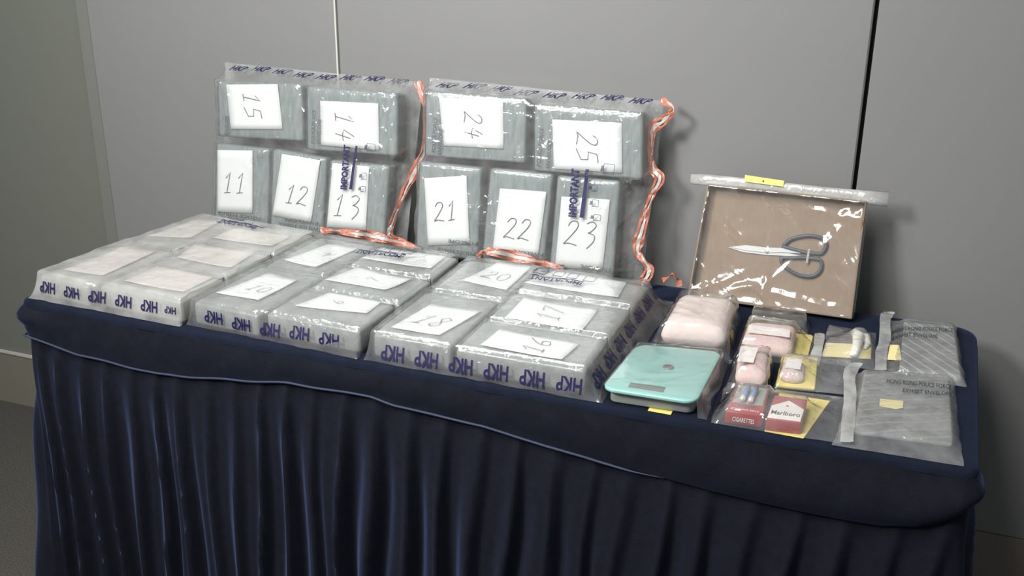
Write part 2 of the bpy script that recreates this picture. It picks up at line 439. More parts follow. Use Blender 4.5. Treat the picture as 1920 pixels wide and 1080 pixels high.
def sheet(name, fr, q, h, m, parent, curl=0.0, seed=0, n=8, thick=.0003):
    rnd = random.Random(seed); ph = rnd.uniform(0, 6); vs, fs = [], []
    for j in range(n+1):
        for i in range(n+1):
            u, v = i/n, j/n; a, b = bil(q, u, v)
            c = curl*(abs(2*u-1)**3*.5+abs(2*v-1)**3*.5)+curl*.25*math.sin(5*u+3*v+ph)
            vs.append(fr.P(a, b, h+max(c, 0)))
    N1 = (n+1)**2
    vs += [v-fr.n*thick for v in vs]
    for j in range(n):
        for i in range(n):
            k = j*(n+1)+i; f = (k, k+1, k+n+2, k+n+1); fs.append(f); fs.append(tuple(x+N1 for x in reversed(f)))
    bd = [i for i in range(n+1)]+[j*(n+1)+n for j in range(1, n+1)]+[n*(n+1)+i for i in range(n-1, -1, -1)]+[j*(n+1) for j in range(n-1, 0, -1)]
    for i in range(len(bd)):
        a, b = bd[i], bd[(i+1) % len(bd)]; fs.append((b, a, a+N1, b+N1))
    return mesh(name, vs, fs, m, parent)
def tube(pts, r, n=8, closed=False, flat=1.0, up=None):
    vs, fs = [], []; P = [Vector(p) for p in pts]; N = len(P)
    for i in range(N):
        t = (P[(i+1) % N]-P[i-1]) if closed else (P[min(i+1, N-1)]-P[max(i-1, 0)]); t.normalize()
        a = Vector(up) if up else (Vector((0, 0, 1)) if abs(t.z) < .9 else Vector((1, 0, 0)))
        s_ = t.cross(a).normalized(); a2 = s_.cross(t).normalized()
        rr = r[i] if isinstance(r, (list, tuple)) else r
        for k in range(n):
            A = 2*math.pi*k/n; vs.append(P[i]+s_*math.cos(A)*rr+a2*math.sin(A)*rr*flat)
    for i in range(N if closed else N-1):
        for k in range(n):
            i2 = (i+1) % N; fs.append((i*n+k, i*n+(k+1) % n, i2*n+(k+1) % n, i2*n+k))
    if not closed: fs.append(tuple(reversed(range(n)))); fs.append(tuple(range((N-1)*n, N*n)))
    return vs, fs

# ================================================================== the room
WY = .66
def struct(o): o['kind'] = 'structure'; return o
wb = bpy.data.objects.new('wall_back', None); COL.objects.link(wb); wb.location = (0, WY+.02, 0); struct(wb)
box('wall_backing', (-.36, WY+.022, 0), (4.2, WY+.10, 3.0), M['groove'], wb)
s1, s2 = .380, 1.5388
def panel(x0, x1):
    v = [(x0, WY, .262), (x1, WY, .262), (x1, WY, 3.0), (x0, WY, 3.0)]
    b = .003; d = WY+.021
    vs = [(x0+b, WY, .262), (x1-b, WY, .262), (x1-b, WY, 3), (x0+b, WY, 3), (x0, WY+b, .262), (x1, WY+b, .262), (x1, WY+b, 3), (x0, WY+b, 3),
          (x0, d, .262), (x1, d, .262), (x1, d, 3), (x0, d, 3)]
    fs = [(0, 1, 2, 3), (1, 5, 6, 2), (4, 0, 3, 7), (5, 9, 10, 6), (8, 4, 7, 11), (4, 5, 1, 0), (8, 9, 5, 4), (3, 2, 6, 7), (7, 6, 10, 11), (9, 8, 11, 10)]
    return mesh('wall_panel', vs, fs, M['wall'], wb, smooth=False)
panel(-.330, s1-.003); panel(s1+.0015, s2-.004); panel(s2+.004, s2+1.16); panel(s2+1.167, 4.2)
box('joint_trim', (s1-.0045, WY-.002, .262), (s1-.0005, WY+.02, 3.0), M['trim'], wb)
wl = bpy.data.objects.new('wall_left', None); COL.objects.link(wl); wl.location = (-.36, .73, 0); struct(wl)
LY = .735
box('wall_panel', (-2.6, LY, .180), (-.345, LY+.10, 3.0), M['wall_left'], wl)
struct(box('baseboard_left', (-2.6, LY-.004, .0), (-.345, LY+.09, .171), M['skirt_left']))
struct(box('trim_1', (-2.6, LY-.008, .171), (-.345, LY+.02, .178), M['trim']))
# tapering corner strip between the two walls
mesh('corner_strip', [(-.352, WY-.001, 0), (-.316, WY-.001, 0), (-.330, WY-.001, 3.0), (-.360, WY-.001, 3.0),
                      (-.352, LY+.02, 0), (-.316, LY+.02, 0), (-.330, LY+.02, 3.0), (-.360, LY+.02, 3.0)],
     [(0, 1, 2, 3), (4, 0, 3, 7), (1, 5, 6, 2), (5, 4, 7, 6), (3, 2, 6, 7)], mat('strip_grey', (108, 110, 104), .5), wl, smooth=False)
struct(box('baseboard_back', (-.33, WY-.003, 0), (4.2, WY+.03, .260), M['skirt_right']))
struct(box('floor', (-2.6, -4.0, -.05), (4.2, .84, 0), M['carpet']))

# ================================================================== the draped table
L, D = 1.8, .578
tb = thing('draped_table', 'long table covered in navy velvet with a pleated skirt to the floor', 'table', (.9, .29, 0))
def rrect(off, r, step=.012, r_back=.045):
    """closed outline of the table top grown by off; returns points, outward normals, arclength tag x"""
    out = []
    def seg(p, q_, n):
        Ls = math.dist(p, q_); k = max(1, int(Ls/step))
        for i in range(k): t = i/k; out.append((p[0]+(q_[0]-p[0])*t, p[1]+(q_[1]-p[1])*t, n[0], n[1]))
    def arc(cx, cy, a0, rr):
        k = 8
        for i in range(k):
            a = math.radians(a0+90*i/k); out.append((cx+rr*math.cos(a), cy+rr*math.sin(a), math.cos(a), math.sin(a)))
    R1, R2 = r, r_back
    seg((R1, 0), (L-R1, 0), (0, -1)); arc(L-R1, R1, -90, R1); seg((L, R1), (L, D-R2), (1, 0)); arc(L-R2, D-R2, 0, R2)
    seg((L-R2, D), (R2, D), (0, 1)); arc(R2, D-R2, 90, R2); seg((0, D-R2), (0, R1), (-1, 0)); arc(R1, R1, 180, R1)
    return [(x+nx*off, y+ny*off, nx, ny) for x, y, nx, ny in out]
BASE = rrect(0, .022); NB = len(BASE)
seam = [(.0, .675), (.025, .671), (.137, .654), (.33, .646), (.455, .659), (.624, .681), (.677, .683), (.80, .686), (.839, .678), (.941, .673), (1.015, .671), (1.078, .661),
        (1.153, .655), (1.221, .645), (1.28, .642), (1.345, .638), (1.412, .633), (1.483, .630), (1.556, .629), (1.617, .630), (1.677, .633), (1.733, .645), (1.773, .667), (1.795, .694)]
def seam_z(x, y):
    if y > .03: return .694 if x > .9 else .672
    return float(np.interp(x, [p[0] for p in seam], [p[1] for p in seam]))
# cloth on top
vs = [(.9, .29, .7495)]; fs = []
g = []
for k, (off, z) in enumerate([(-.20, .7502), (-.10, .7501), (-.03, .75), (-.006, .7495), (-.001, .7475), (.002, .743), (.003, .735)]):
    for x, y, nx, ny in rrect(0, .022):
        pass
        if off < -.05:
            px = .9+(x-.9)*(1+off/.9*1.0); py = .289+(y-.289)*(1+off/.289*.9)
        else: px, py = x+nx*off, y+ny*off
        vs.append((px, py, z+.0004*math.sin(px*31)*math.sin(py*40) if off < -.02 else z))
for j in range(NB): fs.append((0, 1+j, 1+(j+1) % NB))
for k in range(6):
    for j in range(NB):
        a = 1+k*NB; fs.append((a+j, a+NB+j, a+NB+(j+1) % NB, a+(j+1) % NB))
mesh('cloth_top', vs, fs, M['velvet_top'], tb)
# smooth band hanging from the edge down to the seam
vs, fs = [], []; NL = 9
for k in range(NL):
    t = k/(NL-1)
    for i, (x, y, nx, ny) in enumerate(BASE):
        zs = seam_z(x, y); z = .7365+(zs-.7365)*t
        bul = .005*math.sin(t*math.pi)+.003
        if y < .1: bul += .012*max(0, 1-x/.10)*math.sin(min(1, t*1.6)*math.pi)
        sag = max(0, min(1, (x-1.30)/.35)) if y < .05 else 0
        bul += sag*.012*math.sin(t*math.pi*.62)**2
        bul += .0012*math.sin(x*26+z*30)+.0008*math.sin(x*71-z*50)
        if t == 1: bul = .004+.004*sag
        vs.append((x+nx*bul, y+ny*bul, z))
for k in range(NL-1):
    for j in range(NB): fs.append((k*NB+j, k*NB+(j+1) % NB, (k+1)*NB+(j+1) % NB, (k+1)*NB+j))
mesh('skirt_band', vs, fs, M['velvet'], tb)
# piping along the seam, from the left end to where the fold hides it
pp = [(-.006, .30, .671), (-.006, .16, .671), (-.005, .03, .672)]
pp += [(x, -.0065-.0008*math.sin(x*50), seam_z(x, 0)+.001*math.sin(x*43)) for x in np.arange(.004, 1.34, .012)]
v, f = tube(pp, [.0023]*(len(pp)-8)+[.0021, .0021, .0018, .0015, .0012, .0009, .0006, .0003], 8); mesh('piping', v, f, M['piping'], tb)
# pleated skirt
pl = [-.02, .03, .075, .142, .191, .256, .317, .374, .439, .497, .557, .621, .674, .735, .805, .871, .941, 1.012, 1.078, 1.151, 1.216, 1.279, 1.346, 1.41, 1.485, 1.557, 1.63, 1.706, 1.772, 1.84]
perim = [0]
SK = rrect(0, .022, step=.004)
NS = len(SK)
for i in range(1, NS): perim.append(perim[-1]+math.dist(SK[i][:2], SK[i-1][:2]))
rp = random.Random(3)
pl_all = list(pl)
PT = perim[-1]+.004
x = 1.84
while x < PT-.08: x += rp.uniform(.055, .078); pl_all.append(x)
pd = [dict(lean=rp.uniform(-.05, .05), dep=rp.uniform(.7, 1.25), sh=rp.uniform(.22, .36), s2=rp.uniform(0, 6)) for _ in pl_all]
vs, fs = [], []; NZ = 26
for k in range(NZ):
    t = k/(NZ-1)
    for i, (x, y, nx, ny) in enumerate(SK):
        zs = seam_z(x, y)-.0; z = zs*(1-t)+.004*t; dz = zs-z
        s_ = perim[i]
        if y < .03: s_ = x
        # the folds wander a little as they fall; those on the left go one way, on the right the other
        sw = s_ - dz*(.05-.19*min(1, max(0, s_/1.8))) + .006*math.sin(s_*23+z*9)*min(1, dz*5)
        j = int(np.searchsorted(pl_all, sw))-1; j = max(0, min(j, len(pl_all)-2))
        a, b = pl_all[j], pl_all[j+1]; p = min(max((sw-a)/(b-a), 0), 1); q_ = pd[j]
        sh = q_['sh']
        o1 = .5+.5*math.cos(p/sh*math.pi) if p < sh else ((p-sh)/(1-sh))
        if p >= sh: o1 = o1**1.25
        o2 = .22*math.sin(p*math.pi*2+q_['s2'])*math.sin(p*math.pi)
        amp = (.006+.030*(1-math.exp(-dz*5.5)))*q_['dep']
        if k == 0: amp = .002
        flare = .012*dz+.02*dz*dz
        if x < .12 and nx < -.3 or x < .02: flare += .045*dz
        off = .0015+amp*(o1+o2*min(1, dz*6))+flare-.004*(1-t)
        vs.append((x+nx*off, y+ny*off, z))
for k in range(NZ-1):
    for j in range(NS): fs.append((k*NS+j, k*NS+(j+1) % NS, (k+1)*NS+(j+1) % NS, (k+1)*NS+j))
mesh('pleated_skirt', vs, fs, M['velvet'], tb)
box('tabletop', (.012, .012, .715), (L-.012, D-.012, .742), M['wood'], tb)
for lx in (.10, 1.70):
    for ly in (.08, .50):
        v, f = tube([(lx, ly, .72), (lx, ly, .003)], .014, 10); mesh('leg', v, f, M['leg'], tb)

# ================================================================== wrapped blocks with numbered sheets
def q_shrink(q, d):
    W, H = qsize(q); return [bil(q, d/W, 1-d/H), bil(q, 1-d/W, 1-d/H), bil(q, 1-d/W, d/H), bil(q, d/W, d/H)]
def block(fr, q, h0, th, label, group, shq=None, num=None, rot=0, cen=(.5, .5), size=.036, bm='block', pm='paper', pen='pen', prints=(), seed=0, curl=.001, wrap=True, dome=.001):
    c = bil(q, .5, .5); base = fr.P(c[0], c[1], h0)
    t = thing('wrapped_block', label, 'package', base, group)
    slab('block_body', fr, q_shrink(q, .0008), h0+.001, h0+th-.002, .006, M[bm], t, corner=.007, dome=dome, lumps=.0006, seed=seed)
    top = h0+th+dome
    if shq is not None:
        sh = sheet('number_sheet', fr, shq, top, M[pm], t, curl=curl, seed=seed)
        if num: number(num, fr, shq, top+.0009+curl*.6, rot, cen, size, M[pen], sh)
    if wrap:
        F = Film(fr, q_shrink(q, -.002), [(q_shrink(q, .001), top-h0+.0012+curl, .008)], step=.008, iters=14, seed=seed+40, ncr=16, amp=.0014, noise=.0010, base=.001, lift=.0010, clen=.06, edge=1.0, rim=.001)
        F.h += h0; F.build('inner_wrap', M['wrap'], t)
        if prints:
            items = []
            for (txt, o, r, u) in prints:   # o: origin (s,t), r: reading vector, u: up vector, both full length
                items.append((txt, (lambda a, b, o=o, r=r, u=u: F.at(o[0]+r[0]*a+u[0]*b, o[1]+r[1]*a+u[1]*b, .0006)), .01))
            lettering('printed_lettering', items, M['ink_black'], t)
    return t
TH = .045
# ---- standing bag 1
def ub(x0, y0, wdt, hh=.0075, txt='POLICE FORCE'):   # upside-down line ending at x0 (left), reading to the left
    return (txt, (x0+wdt, y0+hh), (-wdt, 0), (0, -hh))
def sv(x0, y0, ln, hh=.0085, txt='POLICE FORCE'):    # sideways line, reading upward
    return (txt, (x0+hh, y0), (0, ln), (-hh, 0))
G1 = 'wrapped blocks in the standing bags'
B1 = {
 '15': dict(q=[(.100, .356), (.326, .366), (.336, .236), (.108, .226)], s=[(.128, .348), (.266, .359), (.283, .259), (.144, .247)], rot=-90, cen=(.47, .52), size=.045, pr=[sv(.131, .232, .045, txt='ENVELOPE')],
            lab='grey wrapped block with sheet 15, top left in the bag standing at the table end'),
 '14': dict(q=[(.338, .362), (.568, .364), (.576, .226), (.346, .218)], s=[(.378, .331), (.524, .337), (.532, .235), (.385, .233)], rot=-90, cen=(.42, .45), size=.048, pr=[sv(.377, .235, .055, txt='ENVELOPE'), sv(.362, .235, .075)],
            lab='grey wrapped block with sheet 14, upper one beside the orange seal near the wall joint'),
 '11': dict(q=[(.102, .212), (.248, .212), (.252, .022), (.104, .022)], s=[(.109, .195), (.205, .203), (.211, .057), (.114, .049)], rot=0, cen=(.5, .48), size=.048, pr=[ub(.118, .044, .12), ub(.13, .033, .09, txt='ENVELOPE')],
            lab='grey wrapped block with sheet 11, lowest at the outer edge of its standing bag'),
 '12': dict(q=[(.256, .214), (.400, .206), (.396, .020), (.257, .020)], s=[(.284, .203), (.385, .198), (.368, .052), (.265, .059)], rot=2, cen=(.55, .40), size=.044, pr=[ub(.300, .050, .09, txt='ENVELOPE'), ub(.285, .038, .105)],
            lab='grey wrapped block with the tilted sheet 12, between the blocks marked 11 and 13'),
 '13': dict(q=[(.408, .203), (.558, .204), (.556, .020), (.403, .020)], s=[(.417, .195), (.51, .197), (.51, .053), (.41, .049)], rot=0, cen=(.48, .36), size=.05, pr=[ub(.43, .036, .11)],
            lab='grey wrapped block with sheet 13 under the violet warning print'),
}
B2 = {
 '24': dict(q=[(.634, .376), (.868, .376), (.876, .240), (.642, .232)], s=[(.669, .362), (.817, .366), (.826, .266), (.687, .26)], rot=-90, cen=(.52, .45), size=.042, pr=[sv(.662, .244, .075), sv(.677, .240, .055, txt='ENVELOPE')],
            lab='grey wrapped block with sheet 24, top of the middle column beside the first orange seal'),
 '25': dict(q=[(.884, .368), (1.120, .368), (1.132, .232), (.896, .226)], s=[(.929, .337), (1.078, .343), (1.089, .242), (.942, .236)], rot=-90, cen=(.5, .46), size=.046, pr=[sv(.905, .238, .08), sv(.925, .236, .06, txt='ENVELOPE')],
            lab='grey wrapped block with sheet 25, topmost beside the outer orange seal'),
 '21': dict(q=[(.630, .222), (.778, .222), (.784, .018), (.634, .018)], s=[(.646, .185), (.746, .201), (.764, .054), (.666, .038)], rot=3, cen=(.47, .5), size=.042, pr=[ub(.715, .052, .075, txt='ENVELOPE'), ub(.690, .030, .09)],
            lab='grey wrapped block with sheet 21, below the block marked 24'),
 '22': dict(q=[(.797, .224), (.940, .226), (.936, .018), (.793, .018)], s=[(.825, .182), (.93, .186), (.923, .046), (.819, .043)], rot=0, cen=(.5, .40), size=.045, pr=[ub(.868, .048, .075, txt='ENVELOPE')],
            lab='grey wrapped block with sheet 22, behind the curled orange seal at the bottom'),
 '23': dict(q=[(.949, .224), (1.086, .226), (1.092, .018), (.949, .018)], s=[(.964, .18), (1.069, .185), (1.067, .037), (.963, .03)], rot=0, cen=(.48, .5), size=.052, pr=[ub(1.02, .036, .065, txt='ENVELOPE')],
            lab='grey wrapped block with sheet 23, lowest next to the outer orange seal'),
}
for BB in (B1, B2):
    for i, (num, d) in enumerate(BB.items()):
        block(LEAN, d['q'], .0015, TH, d['lab'], G1, d['s'], num, d['rot'], d['cen'], d['size'], prints=d['pr'], seed=int(num))

def ribbon(name, fr, pts, wid, m, parent, n=6, wave=.004, seed=0, side=0.0):
    """strip along pts (s,t,h); width vector tilts along the way, so the tape twists like the real one"""
    P = smooth_path(pts, n); vs, fs = [], []; rnd = random.Random(seed); ph = rnd.uniform(0, 6)
    for i, p in enumerate(P):
        t = P[min(i+1, len(P)-1)]-P[max(i-1, 0)]; t2 = np.array([t[0], t[1]]); t2 /= (np.linalg.norm(t2) or 1)
        nn = np.array([-t2[1], t2[0]])
        wv = wave*math.sin(i*.8+ph)
        for k, e in enumerate((-.5, -.17, .17, .5)):
            mo = 1 if side else .25; sd = side*(1+.55*math.sin(i*.31+ph)); wd = wid*(1+.25*mo*math.sin(i*.9+ph*2))
            a = p[0]+nn[0]*(wd*e+sd); b = p[1]+nn[1]*(wd*e+sd)
            vs.append(fr.P(a, b, p[2]+wv*e+.0015*math.sin(i*1.7+k)))
    for i in range(len(P)-1):
        for k in range(3): fs.append((i*4+k, i*4+k+1, i*4+k+5, i*4+k+4))
    return mesh(name, vs, fs, m, parent)
def seal(fr, pts, parent, wid=.0056, seed=0, gap=.0095):
    ribbon('orange_seal', fr, pts, wid, M['orange'], parent, seed=seed, side=gap/2+.0005)
    ribbon('orange_seal', fr, [(a, b, h+.003) for a, b, h in pts], wid, M['orange'], parent, seed=seed, side=-gap/2-.0005)
    ribbon('seal_strip', fr, [(a, b, h+.0005) for a, b, h in pts], .008, M['sealwhite'], parent, seed=seed)

def standing_bag(label, quad, blocks, seed, hkp, hk_y, imp, bar, boxes, ribbons, extra_cr):
    t = thing('evidence_bag', label, 'bag', LEAN.P((quad[2][0]+quad[3][0])/2, .012, 0), 'clear evidence bags standing against the wall')
    ob = [(q_shrink(d['q'], -.002), TH+.0085, .010) for d in blocks.values()]
    F = Film(LEAN, quad, ob, step=.0036, iters=120, seed=seed, ncr=80, amp=.0032, noise=.0014, base=.0008, lift=.0012, clen=.07, cwid=.0026)
    F.build('bag_film', M['film'], t)
    # back sheet of the bag
    b = [LEAN.P(a, c, .0005) for a, c in quad]; mesh('back_film', b, [(0, 1, 2, 3)], M['back_film'], t, smooth=False)
    items = []
    x0, x1, n = hkp
    for i in range(n):
        a = x0+(x1-x0)*i/n; y0 = hk_y+(.003*math.sin(i*1.3))
        items.append(('HKP', (lambda u, v, a=a, y0=y0: F.at(a+.040*u+.010*v, y0+.0115*v)), .03))
    for it in items: lettering('seal_lettering', [it], M['ink_blue'], t)
    lo, ro, uo = imp
    lettering('warning_print', [('IMPORTANT', (lambda u, v: F.at(lo[0]+ro[0]*u+uo[0]*v, lo[1]+ro[1]*u+uo[1]*v)), .05)], M['ink_blue'], t)
    vs, fs = [], []
    (a0, b0, a1, b1, w0, w1) = bar; n = 24
    for i in range(n+1):
        k = i/n; a = a0+(a1-a0)*k; b_ = b0+(b1-b0)*k; wd = w0+(w1-w0)*k
        vs += [F.at(a, b_, .0008), F.at(a+wd, b_, .0008)]
        if i: fs.append((2*i-2, 2*i-1, 2*i+1, 2*i))
    for (a, b_, w_, h_) in boxes:      # small instruction pictograms: outlined frames
        c = [(a, b_), (a+w_, b_), (a+w_, b_+h_), (a, b_+h_)]
        for i in range(4):
            p, r = np.array(c[i]), np.array(c[(i+1) % 4]); pts = [p+(r-p)*k/4 for k in range(5)]
            v2, f2 = strip_item(pts, .0009); n0 = len(vs); vs += [F.at(x[0], x[1], .0008) for x in v2]; fs += [tuple(z+n0 for z in f) for f in f2]
        for k in range(3):
            pts = [np.array((a-.006+.002*k, b_+h_*.2)), np.array((a-.004+.002*k, b_+h_*.8))]
            v2, f2 = strip_item(pts, .0014); n0 = len(vs); vs += [F.at(x[0], x[1], .0008) for x in v2]; fs += [tuple(z+n0 for z in f) for f in f2]
    mesh('warning_bar', vs, fs, M['ink_blue'], t, smooth=False)
    for i, r_ in enumerate(ribbons): seal(LEAN, r_, t, seed=seed+i)
    return t, F
standing_bag('clear police evidence bag holding blocks 11 to 15, standing at the far table end',
    [(.090, .398), (.606, .390), (.590, .012), (.098, .012)], B1, 11, (.112, .585, 8), .381,
    ((.4615, .140), (.004, .100), (-.017, 0)), (.467, .142, .478, .240, .008, .005), [(.497, .168, .012, .014), (.507, .232, .02, .016), (.497, .140, .012, .012)],
    [[(.604, .392, .02), (.628, .330, .022), (.632, .251, .02), (.610, .195, .02), (.582, .139, .018), (.566, .085, .025), (.562, .045, .035), (.60, .036, .04), (.640, .030, .045)],
     [(.402, .040, .060), (.44, .045, .066), (.50, .046, .066), (.55, .044, .062), (.60, .036, .056), (.652, .028, .05)]], None)
standing_bag('clear police evidence bag holding blocks 21 to 25, standing beside the carton tray',
    [(.622, .401), (1.150, .393), (1.142, .012), (.628, .012)], B2, 29, (.655, 1.140, 8), .383,
    ((1.0035, .141), (-.002, .100), (-.0185, 0)), (1.010, .142, 1.014, .243, .009, .007), [(1.052, .238, .022, .02), (1.035, .168, .013, .014), (1.040, .140, .015, .012), (1.03, .2, .012, .012)],
    [[(1.148, .395, .02), (1.176, .380, .03), (1.160, .356, .03), (1.138, .335, .022), (1.137, .290, .02), (1.146, .255, .02), (1.162, .237, .022), (1.150, .205, .02), (1.141, .17, .02), (1.134, .12, .02), (1.130, .085, .022), (1.145, .068, .03), (1.163, .050, .035), (1.158, .030, .04), (1.150, .018, .04)],
     [(.792, .030, .060), (.806, .046, .068), (.84, .047, .07), (.90, .042, .066), (.95, .036, .06), (.985, .030, .055)]], None)

# ================================================================== flat bags
TF = .048
def R4(cx, cy, w_, h_, rot=0):
    c, s_ = math.cos(math.radians(rot)), math.sin(math.radians(rot))
    return [(cx+x*c-y*s_, cy+x*s_+y*c) for x, y in ((-w_/2, h_/2), (w_/2, h_/2), (w_/2, -h_/2), (-w_/2, -h_/2))]
def flat_bag(label, quad, blocks, seed, fm, group='clear evidence bags lying along the table front', amp=.0022, hkp=(), side=(), imp=None, boxes=(), iters=200, ncr=50):
    t = thing('evidence_bag', label, 'bag', FLAT.P((quad[2][0]+quad[3][0])/2, (quad[0][1]+quad[3][1])/2, 0), group)
    ob = [(q_shrink(d[0], -.0015), TF+.0075, .009) for d in blocks]
    F = Film(FLAT, quad, ob, step=.0038, iters=iters, seed=seed, ncr=ncr, amp=amp, noise=.0020, base=.0006, lift=.0010, clen=.07, cwid=.003, edge=1.0)
    F.build('bag_film', M[fm], t)
    items = []
    for (a, b, ln, h_) in hkp:        # upside-down letters along the front: read to the left, tops outward
        items.append(('HKP', (lambda u, v, a=a, b=b, ln=ln, h_=h_: F.front(a-ln*u, b-h_*v)), .03))
    for (a, b, ln, h_) in side:       # along the right side: read toward the front, tops outward
        items.append(('HKP', (lambda u, v, a=a, b=b, ln=ln, h_=h_: F.at(a+h_*v+.0, b-ln*u+.004*v, .0022)), .03))
    for it in items: lettering('seal_lettering', [it], M['ink_blue'], t)
    if imp:
        txt, o, r, u_ = imp
        wob = lambda u: .003*math.sin(u*5)
        lettering('warning_print', [(txt, (lambda u, v: F.at(o[0]+r[0]*u+u_[0]*v, o[1]+r[1]*u+u_[1]*v+wob(u), .002)), .02)], M['ink_blue'], t)
        vs, fs = [], []; n = 24
        for i in range(n+1):
            k = i/n; a = o[0]+r[0]*k; b = o[1]+r[1]*k-u_[1]*.25+wob(k)
            vs += [F.at(a, b, .001), F.at(a, b+.0045, .001)]
            if i: fs.append((2*i-2, 2*i-1, 2*i+1, 2*i))
        for (a, b, w_, h_) in boxes:
            c = [(a, b), (a+w_, b), (a+w_, b+h_), (a, b+h_)]
            for i in range(4):
                p, r_ = np.array(c[i]), np.array(c[(i+1) % 4]); pts = [p+(r_-p)*k/4 for k in range(5)]
                v2, f2 = strip_item(pts, .0010 if i else .003); n0 = len(vs); vs += [F.at(x[0], x[1], .001) for x in v2]; fs += [tuple(z+n0 for z in f) for f in f2]
        mesh('warning_bar', vs, fs, M['ink_blue'], t, smooth=False)
    return t, F
GF = 'wrapped blocks in the flat bags'
def fblocks(lst, seed, bm, pm, pen):
    for i, (q, s_, num, rot, cen, size, lab) in enumerate(lst):
        block(FLAT, q, .0015, TF, lab, GF, s_, num, rot, cen, size, bm=bm, pm=pm, pen=pen, seed=seed+i, curl=.002 if i != 2 else .003)
def o4(p, z=0):  # photo-measured sheet corners TL TR BR BL
    return p
# bag C (nearest)
C_ = [
 (R4(.873, .345, .152, .190, 0), [(.864, .436), (.937, .439), (.938, .296), (.837, .314)], '20', 0, (.5, .42), .040, 'pale wrapped block with sheet 20, under the standing sheet 22'),
 (R4(1.071, .372, .236, .128, 0), [(.989, .434), (1.143, .430), (1.151, .341), (.956, .347)], None, 0, (.5, .5), .04, 'pale wrapped block with an unnumbered sheet under the violet print, foot of sheet 23'),
 (R4(1.071, .228, .236, .142, 0), [(.985, .273), (1.134, .268), (1.135, .164), (.987, .166)], '17', 90, (.48, .5), .046, 'pale wrapped block with sheet 17, middle of its row of three'),
 (R4(.867, .130, .152, .222, 0), [(.834, .178), (.935, .180), (.908, .050), (.814, .047)], '18', -8, (.5, .42), .046, 'pale wrapped block with sheet 18, at the front edge next to block 16'),
 (R4(1.071, .083, .236, .134, 0), [(.997, .115), (1.149, .107), (1.141, .035), (.992, .037)], '16', 90, (.58, .5), .042, 'pale wrapped block with sheet 16, at the front corner beside the teal scale'),
]
# bag B (middle)
Bb = [
 (R4(.500, .345, .144, .206, -3), [(.48, .412), (.553, .408), (.53, .267), (.447, .281)], '9', 0, (.6, .5), .026, 'pale wrapped block with sheet 9, in front of the standing block 12'),
 (R4(.676, .374, .196, .134, 0), [(.60, .428), (.748, .430), (.75, .351), (.59, .351)], None, 0, (.5, .5), .04, 'pale wrapped block with a blank sheet beneath the crumpled warning print'),
 (R4(.674, .232, .204, .134, -2), [(.612, .300), (.742, .280), (.720, .207), (.583, .212)], '7', 90, (.55, .5), .028, 'pale wrapped block with a rumpled sheet, centre of the middle flat bag'),
 (R4(.488, .126, .150, .216, -3), [(.46, .205), (.534, .192), (.522, .070), (.425, .072)], '10', -6, (.6, .4), .032, 'pale wrapped block with sheet 10, front of the middle flat bag'),
 (R4(.668, .090, .200, .134, -2), [(.627, .158), (.741, .154), (.743, .089), (.600, .072)], '6', 90, (.4, .5), .026, 'pale wrapped block with a folded sheet, front right of the middle flat bag'),
]
# bag A (far left)
Aa = [
 (R4(.150, .362, .132, .208, -8), [(.108, .435), (.170, .455), (.180, .325), (.085, .302)], None, 0, (.5, .5), .03, 'milky wrapped block at the far back corner of the left flat bag'),
 (R4(.316, .392, .186, .144, -4), [(.215, .425), (.375, .425), (.375, .345), (.225, .345)], None, 0, (.5, .5), .03, 'milky wrapped block under the bent warning print of the left flat bag'),
 (R4(.302, .236, .190, .150, -4), [(.215, .296), (.366, .296), (.372, .199), (.235, .205)], None, 0, (.5, .5), .03, 'milky wrapped block in the middle of the left flat bag'),
 (R4(.114, .136, .136, .236, -6), [(.081, .228), (.168, .228), (.162, .066), (.068, .060)], None, 0, (.5, .5), .03, 'milky wrapped block at the outer left table corner'),
 (R4(.290, .086, .202, .134, -3), [(.228, .153), (.370, .145), (.366, .050), (.222, .056)], None, 0, (.5, .5), .03, 'milky wrapped block at the front edge of the left flat bag'),
]
fblocks(C_, 300, 'block_flat', 'paper', 'pen'); fblocks(Bb, 320, 'block_flat', 'paper', 'pen_faint'); fblocks(Aa, 340, 'block_milk', 'paper_warm', 'pen_faint')
tC, FC = flat_bag('flat evidence bag nearest the teal scale, with blocks 16 to 20 inside',
    [(.775, .478), (1.236, .486), (1.222, .003), (.778, .003)], C_, 51, 'film_flat',
    hkp=[(1.187-.0655*i, .0345, .045, .027) for i in range(6)], side=[(1.1955+.0006*i, .455-.066*i, .046, .014) for i in range(7)],
    imp=('IMPORTANT', (1.069, .372), (-.105, -.004), (0, -.017)), boxes=[(.96, .385, .025, .03), (1.0, .39, .02, .028), (1.03, .388, .02, .028), (1.065, .385, .022, .028)])
tB, FB = flat_bag('middle flat evidence bag with crumpled sheets, in front of the standing pair',
    [(.420, .480), (.770, .478), (.766, .003), (.392, .018)], Bb, 77, 'film_flat', amp=.0026, ncr=60, iters=260,
    hkp=[(.728-.0625*i, .036+.002*math.sin(i*2), .042, .024) for i in range(5)],
    imp=('IMPORTANT', (.678, .376), (-.108, -.002), (0, -.017)), boxes=[(.60, .39, .02, .026), (.635, .39, .02, .026), (.665, .39, .022, .026)])
tA, FA = flat_bag('milky flat evidence bag at the left table corner',
    [(.105, .492), (.412, .478), (.384, .004), (.012, .010)], Aa, 93, 'film_milk', amp=.0010, ncr=18, iters=420,
    hkp=[(.335-.0625*i, .040, .040, .022) for i in range(5)]+[(.378, .036, .026, .014)],
    imp=('IMPORTANT', (.287, .425), (-.105, .012), (0, -.015)), boxes=[(.20, .442, .02, .01), (.24, .44, .02, .01), (.29, .428, .014, .010)])
